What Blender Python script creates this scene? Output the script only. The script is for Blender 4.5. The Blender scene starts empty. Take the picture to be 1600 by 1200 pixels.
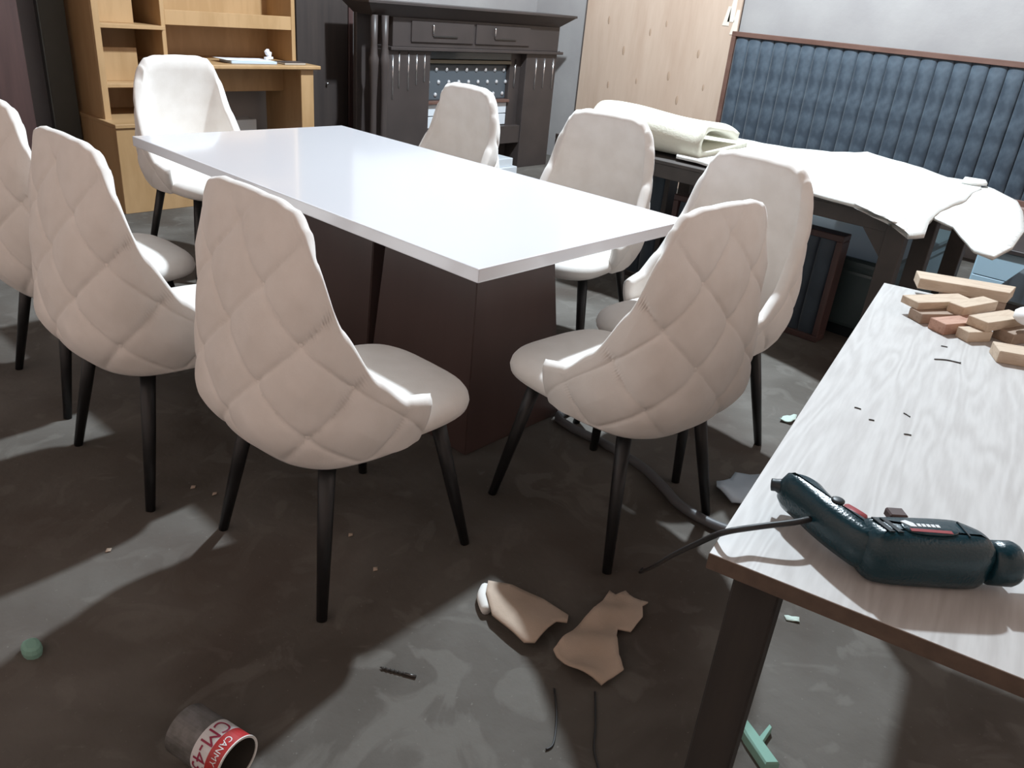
import bpy, bmesh, math, random
from mathutils import Vector, Matrix, noise

# ------------------------------------------------------------------ camera, world, light, exposure
scene = bpy.context.scene
COL = scene.collection
cam_data = bpy.data.cameras.new('camera')
cam_data.sensor_width = 36.0
cam_data.lens = 1250 * 36 / 1600
cam_data.clip_start = 0.05
cam = bpy.data.objects.new('camera', cam_data)
COL.objects.link(cam)
YAW, PITCH, ROLL = -0.86175, 0.44771, 0.097645
cam.matrix_world = (Matrix.Translation((-1.39356, -1.34199, 1.37862))
                    @ Matrix.Rotation(YAW, 4, 'Z')
                    @ Matrix.Rotation(math.pi / 2 - PITCH, 4, 'X')
                    @ Matrix.Rotation(ROLL, 4, 'Z'))
scene.camera = cam

world = bpy.data.worlds.new('world')
scene.world = world
world.use_nodes = True
world.node_tree.nodes['Background'].inputs[0].default_value = (0.75, 0.85, 1.0, 1)
world.node_tree.nodes['Background'].inputs[1].default_value = 0.0

LAMP = Vector((2.34, 1.06, 4.0))
LAMP_POWER = 1060.0
# the workshop's overhead lamp, above the frame on the side all shadows point away from
ld = bpy.data.lights.new('ceiling_lamp_offscreen', 'POINT')
ld.energy = LAMP_POWER
ld.color = (0.79, 0.91, 1.0)
ld.shadow_soft_size = 0.085
lamp_obj = bpy.data.objects.new('ceiling_lamp_offscreen', ld)
COL.objects.link(lamp_obj)
lamp_obj.location = LAMP - Vector((0, 0, 0.03))
scene.view_settings.view_transform = 'Standard'
scene.view_settings.look = 'None'
scene.view_settings.gamma = 1.0
scene.view_settings.use_curve_mapping = False
scene.view_settings.exposure = 0.15

random.seed(7)

# ------------------------------------------------------------------ materials
def mat(name, color, rough=0.6, metal=0.0, var=0.0, scale=8.0, color2=None, bump=0.0, bscale=40.0,
        coat=0.0, spec=0.5, sheen=0.0, stretch=None, emit=0.0, lo=0.35, hi=0.65, detail=5.0):
    m = bpy.data.materials.new(name)
    m.use_nodes = True
    nt = m.node_tree
    b = nt.nodes['Principled BSDF']
    b.inputs['Base Color'].default_value = (*color, 1)
    b.inputs['Roughness'].default_value = rough
    b.inputs['Metallic'].default_value = metal
    b.inputs['Specular IOR Level'].default_value = spec
    b.inputs['Coat Weight'].default_value = coat
    b.inputs['Coat Roughness'].default_value = 0.08
    b.inputs['Sheen Weight'].default_value = sheen
    if emit:
        b.inputs['Emission Color'].default_value = (*color, 1)
        b.inputs['Emission Strength'].default_value = emit
    if color2 is not None or bump:
        tc = nt.nodes.new('ShaderNodeTexCoord')
        mp = nt.nodes.new('ShaderNodeMapping')
        nt.links.new(tc.outputs['Object'], mp.inputs[0])
        if stretch:
            mp.inputs['Scale'].default_value = stretch
        if color2 is not None:
            n = nt.nodes.new('ShaderNodeTexNoise')
            n.inputs['Scale'].default_value = scale
            n.inputs['Detail'].default_value = detail
            nt.links.new(mp.outputs[0], n.inputs['Vector'])
            r = nt.nodes.new('ShaderNodeValToRGB')
            r.color_ramp.elements[0].position = lo
            r.color_ramp.elements[1].position = hi
            r.color_ramp.elements[0].color = (*color, 1)
            r.color_ramp.elements[1].color = (*color2, 1)
            nt.links.new(n.outputs['Fac'], r.inputs[0])
            nt.links.new(r.outputs[0], b.inputs['Base Color'])
        if bump:
            n2 = nt.nodes.new('ShaderNodeTexNoise')
            n2.inputs['Scale'].default_value = bscale
            n2.inputs['Detail'].default_value = 4
            nt.links.new(mp.outputs[0], n2.inputs['Vector'])
            bp = nt.nodes.new('ShaderNodeBump')
            bp.inputs['Strength'].default_value = bump
            bp.inputs['Distance'].default_value = 0.01
            nt.links.new(n2.outputs['Fac'], bp.inputs['Height'])
            nt.links.new(bp.outputs[0], b.inputs['Normal'])
    return m


def floor_material():
    m = bpy.data.materials.new('dusty_concrete')
    m.use_nodes = True
    nt = m.node_tree
    L = nt.links.new
    b = nt.nodes['Principled BSDF']
    b.inputs['Roughness'].default_value = 0.85
    b.inputs['Specular IOR Level'].default_value = 0.25
    tc = nt.nodes.new('ShaderNodeTexCoord')

    def noi(scale, detail=6, dist=0.0):
        n = nt.nodes.new('ShaderNodeTexNoise')
        n.inputs['Scale'].default_value = scale
        n.inputs['Detail'].default_value = detail
        n.inputs['Distortion'].default_value = dist
        L(tc.outputs['Object'], n.inputs['Vector'])
        return n

    def ramp(src, p0, p1, c0, c1):
        r = nt.nodes.new('ShaderNodeValToRGB')
        r.color_ramp.elements[0].position = p0
        r.color_ramp.elements[1].position = p1
        r.color_ramp.elements[0].color = (*c0, 1)
        r.color_ramp.elements[1].color = (*c1, 1)
        L(src.outputs['Fac'], r.inputs[0])
        return r

    def mix(f, a, c, mode='MIX'):
        x = nt.nodes.new('ShaderNodeMix')
        x.data_type = 'RGBA'
        x.blend_type = mode
        L(f, x.inputs[0])
        L(a, x.inputs[6])
        L(c, x.inputs[7])
        return x.outputs[2]

    base = ramp(noi(2.2, 8, 0.6), 0.3, 0.7, (0.076, 0.066, 0.056), (0.150, 0.138, 0.124))
    patch = ramp(noi(5.5, 5, 1.4), 0.55, 0.62, (0, 0, 0), (1, 1, 1))
    light = nt.nodes.new('ShaderNodeRGB')
    light.outputs[0].default_value = (0.19, 0.178, 0.16, 1)
    half = nt.nodes.new('ShaderNodeMath'); half.operation = 'MULTIPLY'
    half.inputs[1].default_value = 0.35
    L(patch.outputs[0], half.inputs[0])
    c1 = mix(half.outputs[0], base.outputs[0], light.outputs[0])
    red = ramp(noi(1.3, 3, 0.5), 0.52, 0.72, (0, 0, 0), (1, 1, 1))
    stain = nt.nodes.new('ShaderNodeRGB')
    stain.outputs[0].default_value = (0.072, 0.053, 0.043, 1)
    h2 = nt.nodes.new('ShaderNodeMath'); h2.operation = 'MULTIPLY'
    h2.inputs[1].default_value = 0.75
    L(red.outputs[0], h2.inputs[0])
    c2 = mix(h2.outputs[0], c1, stain.outputs[0])
    spk = ramp(noi(90, 2), 0.70, 0.74, (0, 0, 0), (1, 1, 1))
    h3 = nt.nodes.new('ShaderNodeMath'); h3.operation = 'MULTIPLY'
    h3.inputs[1].default_value = 0.5
    L(spk.outputs[0], h3.inputs[0])
    c3 = mix(h3.outputs[0], c2, light.outputs[0])
    L(c3, b.inputs['Base Color'])
    bp = nt.nodes.new('ShaderNodeBump')
    bp.inputs['Strength'].default_value = 0.35
    bp.inputs['Distance'].default_value = 0.01
    L(noi(22, 6).outputs['Fac'], bp.inputs['Height'])
    L(bp.outputs[0], b.inputs['Normal'])
    return m


def wood_grain(name, c0, c1, scale=3.0, stretch=(1, 1, 1), rough=0.5, dist=3.0, lo=0.3, hi=0.7, coat=0.0):
    m = bpy.data.materials.new(name)
    m.use_nodes = True
    nt = m.node_tree
    L = nt.links.new
    b = nt.nodes['Principled BSDF']
    b.inputs['Roughness'].default_value = rough
    b.inputs['Coat Weight'].default_value = coat
    tc = nt.nodes.new('ShaderNodeTexCoord')
    mp = nt.nodes.new('ShaderNodeMapping')
    mp.inputs['Scale'].default_value = stretch
    L(tc.outputs['Object'], mp.inputs[0])
    n = nt.nodes.new('ShaderNodeTexNoise')
    n.inputs['Scale'].default_value = scale
    n.inputs['Detail'].default_value = 2
    n.inputs['Distortion'].default_value = 0.6
    L(mp.outputs[0], n.inputs['Vector'])
    mu = nt.nodes.new('ShaderNodeMath'); mu.operation = 'MULTIPLY'
    mu.inputs[1].default_value = dist * 6.283 * 2
    L(n.outputs['Fac'], mu.inputs[0])
    si = nt.nodes.new('ShaderNodeMath'); si.operation = 'SINE'
    L(mu.outputs[0], si.inputs[0])
    fine = nt.nodes.new('ShaderNodeTexNoise')
    fine.inputs['Scale'].default_value = scale * 12
    fine.inputs['Detail'].default_value = 5
    L(mp.outputs[0], fine.inputs['Vector'])
    ad = nt.nodes.new('ShaderNodeMath'); ad.operation = 'MULTIPLY_ADD'
    ad.inputs[1].default_value = 0.22
    ad.inputs[2].default_value = 0.0
    L(si.outputs[0], ad.inputs[0])
    ad2 = nt.nodes.new('ShaderNodeMath'); ad2.operation = 'ADD'
    L(ad.outputs[0], ad2.inputs[0])
    L(fine.outputs['Fac'], ad2.inputs[1])
    r = nt.nodes.new('ShaderNodeValToRGB')
    r.color_ramp.elements[0].position = lo
    r.color_ramp.elements[1].position = hi
    r.color_ramp.elements[0].color = (*c0, 1)
    r.color_ramp.elements[1].color = (*c1, 1)
    L(ad2.outputs[0], r.inputs[0])
    L(r.outputs[0], b.inputs['Base Color'])
    return m


M = {}
M['floor'] = floor_material()
M['wall'] = mat('grey_white_plaster', (0.325, 0.305, 0.30), 0.9, color2=(0.375, 0.355, 0.345), scale=2.5, bump=0.15, bscale=30)
M['ceiling'] = mat('roof_boards', (0.05, 0.04, 0.033), 0.9, color2=(0.075, 0.06, 0.05), scale=3)
M['wall_cream'] = mat('warm_cream_wall', (0.66, 0.49, 0.41), 0.9, color2=(0.72, 0.54, 0.45), scale=3)
M['velvet'] = mat('cream_velvet', (0.80, 0.755, 0.71), 0.75, color2=(0.85, 0.81, 0.77), scale=14, bump=0.06, bscale=220, sheen=0.25, spec=0.25)
M['black_leg'] = mat('black_leg_paint', (0.012, 0.012, 0.013), 0.4)
M['table_white'] = mat('white_gloss_lacquer', (0.68, 0.67, 0.70), 0.18, coat=0.6)
M['pedestal'] = mat('espresso_laminate', (0.075, 0.046, 0.041), 0.38, color2=(0.09, 0.056, 0.05), scale=6, stretch=(1, 1, 0.1))
M['ash_top'] = wood_grain('pale_ash_laminate', (0.46, 0.44, 0.425), (0.56, 0.545, 0.53), 1.6, (0.8, 7, 4), 0.45, 5.0, 0.15, 0.8)
M['board_edge'] = mat('board_core_edge', (0.085, 0.058, 0.043), 0.75, color2=(0.11, 0.076, 0.056), scale=60)  # brown board core, coloured darker to carry the shade on the edge
M['bench_leg'] = mat('shaded_bench_timber', (0.024, 0.021, 0.019), 0.8, color2=(0.036, 0.031, 0.027), scale=8, stretch=(4, 4, 0.6))  # timber colour lowered to carry the shade below the bench top
M['honey'] = wood_grain('honey_beech_board', (0.40, 0.245, 0.115), (0.46, 0.29, 0.145), 2.0, (1.2, 1.2, 0.25), 0.45, 1.5)
M['dark_brown'] = mat('dark_walnut_board', (0.042, 0.034, 0.032), 0.42, color2=(0.054, 0.043, 0.039), scale=5, stretch=(6, 6, 0.4))
M['maroon'] = mat('maroon_brown_board', (0.065, 0.036, 0.034), 0.45, color2=(0.085, 0.047, 0.043), scale=5, stretch=(6, 6, 0.4))
M['charcoal'] = mat('charcoal_green_board', (0.055, 0.056, 0.048), 0.7, color2=(0.068, 0.068, 0.058), scale=4)
M['headboard_brown'] = mat('painted_brown_black', (0.046, 0.037, 0.035), 0.42, color2=(0.058, 0.046, 0.043), scale=4)
M['frame_red'] = mat('reddish_walnut_frame', (0.12, 0.062, 0.047), 0.4, color2=(0.155, 0.085, 0.066), scale=9, stretch=(2, 0.5, 2))
M['blue_velvet'] = mat('slate_blue_velvet', (0.028, 0.043, 0.062), 0.6, color2=(0.068, 0.094, 0.122), scale=10, sheen=0.2, stretch=(1, 1, 0.8), lo=0.4, hi=0.62, bump=0.1, bscale=60)
M['navy_velvet'] = mat('navy_velvet', (0.022, 0.034, 0.05), 0.6, color2=(0.04, 0.058, 0.078), scale=7, sheen=0.3)
M['silver'] = mat('polished_metal', (0.75, 0.75, 0.76), 0.2, 1.0)
M['crystal'] = mat('crystal_button', (0.85, 0.88, 0.92), 0.08, 0.6)
M['tuft_grey'] = mat('grey_leatherette', (0.085, 0.10, 0.115), 0.4)
M['white_board'] = mat('white_melamine', (0.66, 0.70, 0.74), 0.35)
M['paleblue'] = mat('pale_blue_drawer', (0.42, 0.58, 0.68), 0.35)
M['grey_glass'] = mat('smoked_glass', (0.10, 0.115, 0.12), 0.1)
M['olive'] = mat('olive_shelf', (0.17, 0.15, 0.11), 0.5)
M['plywood'] = wood_grain('plywood_face', (0.47, 0.335, 0.25), (0.56, 0.425, 0.33), 0.9, (5, 2.2, 0.35), 0.7, 1.2, 0.1, 0.9)
M['knot'] = mat('plywood_knot', (0.42, 0.295, 0.21), 0.8)
M['splinter'] = mat('torn_veneer', (0.72, 0.64, 0.54), 0.9)
M['foam'] = mat('white_foam', (0.72, 0.72, 0.69), 0.95, bump=0.2, bscale=120, spec=0.2)
M['foam_edge'] = mat('cream_foam', (0.70, 0.68, 0.58), 0.95, bump=0.2, bscale=120, spec=0.2)
M['steel_frame'] = mat('dark_frame_timber', (0.055, 0.047, 0.043), 0.6, color2=(0.075, 0.063, 0.057), scale=9)
M['teal'] = mat('dark_teal_vinyl', (0.045, 0.066, 0.07), 0.3)
M['frame_pale'] = mat('pale_bed_rail', (0.30, 0.21, 0.18), 0.5)
M['drill_teal'] = mat('drill_teal_plastic', (0.005, 0.030, 0.042), 0.25, bump=0.12, bscale=260)
M['drill_dark'] = mat('drill_dark_plastic', (0.008, 0.014, 0.018), 0.45)
M['drill_red'] = mat('drill_red_plastic', (0.28, 0.03, 0.035), 0.4)
M['drill_brown'] = mat('drill_slide_switch', (0.06, 0.03, 0.028), 0.5)
M['print_white'] = mat('white_print', (0.75, 0.77, 0.78), 0.5)
M['rubber'] = mat('black_rubber', (0.015, 0.015, 0.016), 0.5)
M['cable_grey'] = mat('grey_hose', (0.10, 0.10, 0.105), 0.5)
M['pine'] = wood_grain('raw_pine', (0.50, 0.385, 0.285), (0.58, 0.465, 0.355), 6, (1, 5, 5), 0.8, 1.5)
M['pine_red'] = wood_grain('raw_red_timber', (0.40, 0.22, 0.16), (0.50, 0.30, 0.22), 6, (1, 5, 5), 0.8, 1.5)
M['pine_dark'] = wood_grain('aged_timber', (0.30, 0.215, 0.155), (0.36, 0.265, 0.20), 6, (1, 5, 5), 0.8, 1.5)
M['glove'] = mat('white_cotton', (0.82, 0.82, 0.82), 0.9)
M['scrap'] = mat('tan_fabric_scrap', (0.47, 0.37, 0.29), 0.9, color2=(0.54, 0.43, 0.345), scale=10, bump=0.1, bscale=200)
M['scrap_white'] = mat('white_fabric_back', (0.80, 0.79, 0.76), 0.9)
M['can_red'] = mat('can_red_print', (0.42, 0.028, 0.03), 0.4)
M['can_white'] = mat('can_white_print', (0.68, 0.67, 0.68), 0.4)
M['can_grey'] = mat('dull_tin', (0.10, 0.10, 0.09), 0.5, 0.3, color2=(0.20, 0.195, 0.195), scale=30)
M['can_in'] = mat('can_inside_glue', (0.055, 0.05, 0.043), 0.6)
M['can_text'] = mat('can_magenta_letters', (0.30, 0.015, 0.06), 0.5)
M['mint'] = mat('mint_green_foam', (0.22, 0.40, 0.33), 0.85)
M['mint_pale'] = mat('pale_mint_scrap', (0.50, 0.60, 0.54), 0.9)
M['steel'] = mat('dull_steel', (0.10, 0.095, 0.09), 0.35, 0.8)
M['paper'] = mat('white_paper', (0.75, 0.76, 0.80), 0.8)
M['notebook'] = mat('dark_notebook', (0.07, 0.055, 0.05), 0.6)
M['plastic_blue'] = mat('blue_white_plastic', (0.50, 0.60, 0.70), 0.4)

# ------------------------------------------------------------------ helpers
def link_obj(name, me, material, parent=None, loc=None, rot=None, smooth=False):
    if material is not None and not me.materials:
        me.materials.append(material)
    if smooth:
        me.polygons.foreach_set('use_smooth', [True] * len(me.polygons))
    o = bpy.data.objects.new(name, me)
    COL.objects.link(o)
    if parent is not None:
        o.parent = parent
    if loc is not None:
        o.location = loc
    if rot is not None:
        o.rotation_euler = rot
    return o


def from_bm(name, bm, material, parent=None, loc=None, rot=None, smooth=False, recalc=True):
    if recalc:
        bmesh.ops.recalc_face_normals(bm, faces=bm.faces[:])
    me = bpy.data.meshes.new(name)
    bm.to_mesh(me)
    bm.free()
    return link_obj(name, me, material, parent, loc, rot, smooth)


def from_data(name, vs, fs, material, parent=None, loc=None, rot=None, smooth=False):
    bm = bmesh.new()
    vv = [bm.verts.new(v) for v in vs]
    for f in fs:
        try:
            bm.faces.new([vv[i] for i in f])
        except ValueError:
            pass
    return from_bm(name, bm, material, parent, loc, rot, smooth)


def box_bm(lo, hi, bevel=0.0, seg=1):
    bm = bmesh.new()
    x0, y0, z0 = lo
    x1, y1, z1 = hi
    v = [bm.verts.new(p) for p in ((x0, y0, z0), (x1, y0, z0), (x1, y1, z0), (x0, y1, z0),
                                   (x0, y0, z1), (x1, y0, z1), (x1, y1, z1), (x0, y1, z1))]
    for f in ((0, 3, 2, 1), (4, 5, 6, 7), (0, 1, 5, 4), (1, 2, 6, 5), (2, 3, 7, 6), (3, 0, 4, 7)):
        bm.faces.new([v[i] for i in f])
    if bevel:
        bmesh.ops.bevel(bm, geom=bm.edges[:], offset=bevel, segments=seg, affect='EDGES', profile=0.6)
    return bm


def box(name, lo, hi, material, parent=None, bevel=0.0, seg=1, loc=None, rot=None):
    return from_bm(name, box_bm(lo, hi, bevel, seg), material, parent, loc, rot)


def frustum(name, lo4, z0, hi4, z1, material, parent=None, bevel=0.0):
    bm = bmesh.new()
    a = [bm.verts.new((x, y, z0)) for x, y in lo4]
    b = [bm.verts.new((x, y, z1)) for x, y in hi4]
    bm.faces.new(a[::-1]); bm.faces.new(b)
    for i in range(4):
        j = (i + 1) % 4
        bm.faces.new([a[i], a[j], b[j], b[i]])
    if bevel:
        bmesh.ops.bevel(bm, geom=bm.edges[:], offset=bevel, segments=2, affect='EDGES')
    return from_bm(name, bm, material, parent)


def rect(x0, x1, y0, y1):
    return ((x0, y0), (x1, y0), (x1, y1), (x0, y1))


def tube_bm(pts, radii, n=10, cap=True):
    bm = bmesh.new()
    pts = [Vector(p) for p in pts]
    if not hasattr(radii, '__len__'):
        radii = [radii] * len(pts)
    rings = []
    up = Vector((0, 0, 1))
    t0 = (pts[1] - pts[0]).normalized()
    if abs(t0.dot(up)) > 0.95:
        up = Vector((1, 0, 0))
    side = t0.cross(up).normalized()
    for i, p in enumerate(pts):
        if i == 0:
            t = pts[1] - pts[0]
        elif i == len(pts) - 1:
            t = pts[-1] - pts[-2]
        else:
            t = pts[i + 1] - pts[i - 1]
        t.normalize()
        side = (side - t * side.dot(t)).normalized()
        w = t.cross(side)
        rings.append([bm.verts.new(p + (side * math.cos(a) + w * math.sin(a)) * radii[i])
                      for a in [2 * math.pi * k / n for k in range(n)]])
    for r0, r1 in zip(rings, rings[1:]):
        for k in range(n):
            bm.faces.new([r0[k], r0[(k + 1) % n], r1[(k + 1) % n], r1[k]])
    if cap:
        bm.faces.new(rings[0][::-1]); bm.faces.new(rings[-1])
    return bm


def tube(name, pts, radii, material, parent=None, n=10, loc=None, rot=None):
    return from_bm(name, tube_bm(pts, radii, n), material, parent, loc, rot, smooth=True)


def smooth_path(pts, per=6):
    pts = [Vector(p) for p in pts]
    out = []
    q = [pts[0]] + pts + [pts[-1]]
    for i in range(1, len(q) - 2):
        p0, p1, p2, p3 = q[i - 1:i + 3]
        for k in range(per):
            t = k / per
            out.append(0.5 * ((2 * p1) + (p2 - p0) * t + (2 * p0 - 5 * p1 + 4 * p2 - p3) * t * t
                              + (3 * p1 - p0 - 3 * p2 + p3) * t ** 3))
    out.append(pts[-1])
    return out


def lathe(name, prof, material, parent=None, n=20, loc=None, rot=None, smooth=True):
    bm = bmesh.new()
    rings = [[bm.verts.new((r * math.cos(2 * math.pi * k / n), r * math.sin(2 * math.pi * k / n), z))
              for k in range(n)] for r, z in prof]
    for a, b in zip(rings, rings[1:]):
        for k in range(n):
            bm.faces.new([a[k], a[(k + 1) % n], b[(k + 1) % n], b[k]])
    bm.faces.new(rings[0][::-1]); bm.faces.new(rings[-1])
    return from_bm(name, bm, material, parent, loc, rot, smooth)


def ccw(poly):
    a = sum(p[0] * q[1] - q[0] * p[1] for p, q in zip(poly, poly[1:] + poly[:1]))
    return poly if a > 0 else poly[::-1]


def round_poly(poly, it=1):
    for _ in range(it):
        out = []
        for p, q in zip(poly, poly[1:] + poly[:1]):
            out.append((p[0] * .75 + q[0] * .25, p[1] * .75 + q[1] * .25))
            out.append((p[0] * .25 + q[0] * .75, p[1] * .25 + q[1] * .75))
        poly = out
    return poly


def inset_poly(poly, d):
    n = len(poly)
    out = []
    for i in range(n):
        p0, p1, p2 = poly[i - 1], poly[i], poly[(i + 1) % n]
        e1 = Vector((p1[0] - p0[0], p1[1] - p0[1])).normalized()
        e2 = Vector((p2[0] - p1[0], p2[1] - p1[1])).normalized()
        nn = Vector((-(e1.y + e2.y), e1.x + e2.x))
        nn.normalize()
        out.append((p1[0] + nn.x * d, p1[1] + nn.y * d))
    return out


def pillow(name, poly, layers, material, parent=None, loc=None, rot=None, smooth=True):
    """solid whose outline is poly, layers = [(z, inset)...]"""
    poly = ccw(list(poly))
    bm = bmesh.new()
    rings = [[bm.verts.new((x, y, z)) for x, y in inset_poly(poly, d)] for z, d in layers]
    n = len(poly)
    for a, b in zip(rings, rings[1:]):
        for k in range(n):
            bm.faces.new([a[k], a[(k + 1) % n], b[(k + 1) % n], b[k]])
    bm.faces.new(rings[0][::-1]); bm.faces.new(rings[-1])
    return from_bm(name, bm, material, parent, loc, rot, smooth)


def sheet(name, outline, zf, thick, material, maxedge=0.05, parent=None, smooth=True, warp=None):
    """cloth / foam sheet: outline in xy, height function zf(x,y), real thickness"""
    outline = ccw(list(outline))
    bm = bmesh.new()
    f = bm.faces.new([bm.verts.new((x, y, 0)) for x, y in outline])
    bmesh.ops.triangulate(bm, faces=[f])
    for _ in range(12):
        long_e = [e for e in bm.edges if e.calc_length() > maxedge]
        if not long_e:
            break
        bmesh.ops.subdivide_edges(bm, edges=long_e, cuts=1)
        bmesh.ops.triangulate(bm, faces=bm.faces[:])
        bmesh.ops.beautify_fill(bm, faces=bm.faces[:], edges=bm.edges[:])
    bmesh.ops.recalc_face_normals(bm, faces=bm.faces[:])
    if bm.faces[:][0].normal.z < 0:
        bmesh.ops.reverse_faces(bm, faces=bm.faces[:])
    ret = bmesh.ops.extrude_face_region(bm, geom=bm.faces[:])
    up = [g for g in ret['geom'] if isinstance(g, bmesh.types.BMVert)]
    ups = set(up)
    for v in bm.verts:
        x, y = v.co.x, v.co.y
        z = zf(x, y) + (thick if v in ups else 0.0)
        if warp:
            x, y = warp(x, y, z)
        v.co = (x, y, z)
    return from_bm(name, bm, material, parent, smooth=smooth)


def tag(o, label, cat, group=None, kind=None):
    if label: o['label'] = label
    if cat: o['category'] = cat
    if group: o['group'] = group
    if kind: o['kind'] = kind
    return o


def thing(name, label, cat, loc=(0, 0, 0), rotz=0.0, group=None):
    o = bpy.data.objects.new(name, None)
    COL.objects.link(o)
    o.empty_display_size = 0.05
    o.location = loc
    o.rotation_euler = (0, 0, rotz)
    return tag(o, label, cat, group)


def struct(o):
    o['kind'] = 'structure'
    return o


def copy_tree(o, parent=None):
    c = o.copy()
    COL.objects.link(c)
    if parent is not None:
        c.parent = parent
    for ch in list(o.children):
        copy_tree(ch, c)
    return c


def nz(x, y, s, seed=0.0):
    return noise.noise(Vector((x * s + seed, y * s - seed, seed * 0.37)))


# ------------------------------------------------------------------ room
X0, X1, Y0, Y1, ZC = -2.7, 4.95, -3.2, 4.25, 4.5
struct(box('floor', (X0, Y0, -0.1), (X1, Y1, 0.0), M['floor']))
struct(box('wall_back', (X0, Y1, 0), (X1, Y1 + 0.1, ZC), M['wall']))
struct(box('wall_right', (X1, Y0, 0), (X1 + 0.1, Y1 + 0.1, ZC), M['wall']))
struct(box('wall_left', (X0 - 0.1, Y0, 0), (X0, Y1 + 0.1, ZC), M['wall_cream']))
struct(box('wall_front', (X0, Y0 - 0.1, 0), (X1, Y0, ZC), M['wall_cream']))
struct(box('ceiling', (X0 - 0.1, Y0 - 0.1, ZC), (X1 + 0.1, Y1 + 0.1, ZC + 0.1), M['ceiling']))

# ------------------------------------------------------------------ dining table
TL, TH = 1.94, 0.76
t = thing('dining_table', 'long rectangular dining table with glossy white top on dark brown pedestals', 'table', (0.5, TL / 2, 0))
def T(x, y):
    return x - 0.5, y - TL / 2
ax, ay = T(0, 0); bx, by = T(1, TL)
box('tabletop', (ax, ay, TH - 0.038), (bx, by, TH), M['table_white'], t, 0.004, 2)
for y0, y1 in ((0.316, 0.746), (0.822, 1.62)):
    x0, yy0 = T(0.325, y0); x1, yy1 = T(0.675, y1)
    e, ey = 0.068, 0.032
    frustum('pedestal', rect(x0 - e, x1 + e, yy0 - e if y0 < .5 else yy0 - ey, yy1 + ey if y0 < .5 else yy1 + e), 0.0,
            rect(x0, x1, yy0, yy1), TH - 0.036, M['pedestal'], t, 0.003)

# ------------------------------------------------------------------ dining chairs
def interp(tab, x):
    if x <= tab[0][0]:
        return tab[0][1]
    for (a, fa), (b, fb) in zip(tab, tab[1:]):
        if x <= b:
            u = (x - a) / (b - a)
            u = u * u * (3 - 2 * u) * 0.5 + u * 0.5
            return fa + (fb - fa) * u
    return tab[-1][1]

PLAN = [Vector(p) for p in ((-0.268, 0.0), (-0.262, 0.10), (-0.238, 0.168), (-0.185, 0.222), (-0.10, 0.247), (0.0, 0.254), (0.115, 0.243))]
PLAN_FULL = [Vector((p.x, -p.y)) for p in PLAN[:0:-1]] + PLAN
_path = smooth_path([(p.x, p.y, 0) for p in PLAN_FULL], 24)
_len = [0.0]
for a, b in zip(_path, _path[1:]):
    _len.append(_len[-1] + (b - a).length)
HALF = _len[-1] / 2

def plan_at(u):                       # u = signed arc length from the back centre
    d = min(max(u + HALF, 0), _len[-1] - 1e-6)
    lo_, hi_ = 0, len(_len) - 1
    while hi_ - lo_ > 1:
        m_ = (lo_ + hi_) // 2
        if _len[m_] <= d: lo_ = m_
        else: hi_ = m_
    f = (d - _len[lo_]) / (_len[hi_] - _len[lo_])
    return _path[lo_].lerp(_path[hi_], f)

ZB = 0.408
ZTOP = 0.982
TOPS = [(0.0, ZTOP + 0.006), (0.22, ZTOP + 0.004), (0.34, ZTOP - 0.008), (0.42, ZTOP - 0.04), (0.50, 0.875), (0.60, 0.735), (0.72, 0.61), (0.84, 0.54), (1.0, 0.52)]
def ztop(u):
    return interp(TOPS, abs(u) / HALF)

def mid(u, z):
    """point on the shell's middle surface"""
    p = plan_at(u)
    h = (z - 0.47)
    x, y = p.x - 0.04, p.y
    if h > 0:
        back = max(0.0, 1 - max(0.0, x + 0.24) / 0.32)
        x -= (x + 0.308) * min(1.0, h / 0.5) * 0.75 * back
        x += (0.02 + 0.12 * h) * h * back * 2.0
        y *= 1 - 0.27 * h * (0.55 + 0.45 * back)
    else:
        pass
    hb = z - 0.52
    if hb < 0:
        k = 1 - 13.0 * hb * hb + 0.30 * hb
        x = (x - 0.0) * k + 0.0
        y *= 1 - (1 - k) * 0.55
    return Vector((x, y, z))

def nrm(u, z):
    e = 0.004
    du = mid(min(u + e, HALF), z) - mid(max(u - e, -HALF), z)
    dz = mid(u, z + e) - mid(u, z - e)
    n = du.cross(dz)
    n.normalize()
    c = mid(u, z)
    if n.dot(Vector((c.x + 0.02, c.y, 0))) < 0:
        n = -n
    return n

PU, PZ, Z00 = 0.114, 0.104, 0.50
def tuft(u, z):
    a = (u / PU + (z - Z00) / PZ) / 2
    b = (u / PU - (z - Z00) / PZ) / 2
    da, db = abs(a - round(a)), abs(b - round(b))
    h = 0.0
    w_ = 0.45 + 0.55 * noise.noise(Vector((u * 9, z * 9, 3.1)))
    h -= 0.0058 * (0.5 + w_) * math.exp(-(da / 0.028) ** 1.2)
    h -= 0.0058 * (0.5 + w_) * math.exp(-(db / 0.028) ** 1.2)
    h += 0.009 * (da * 2) ** 0.8 * (db * 2) ** 0.8
    d2 = ((a - round(a)) * 1.0) ** 2 + ((b - round(b)) * 1.0) ** 2
    h -= 0.007 * math.exp(-d2 / 0.02)
    return h

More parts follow.
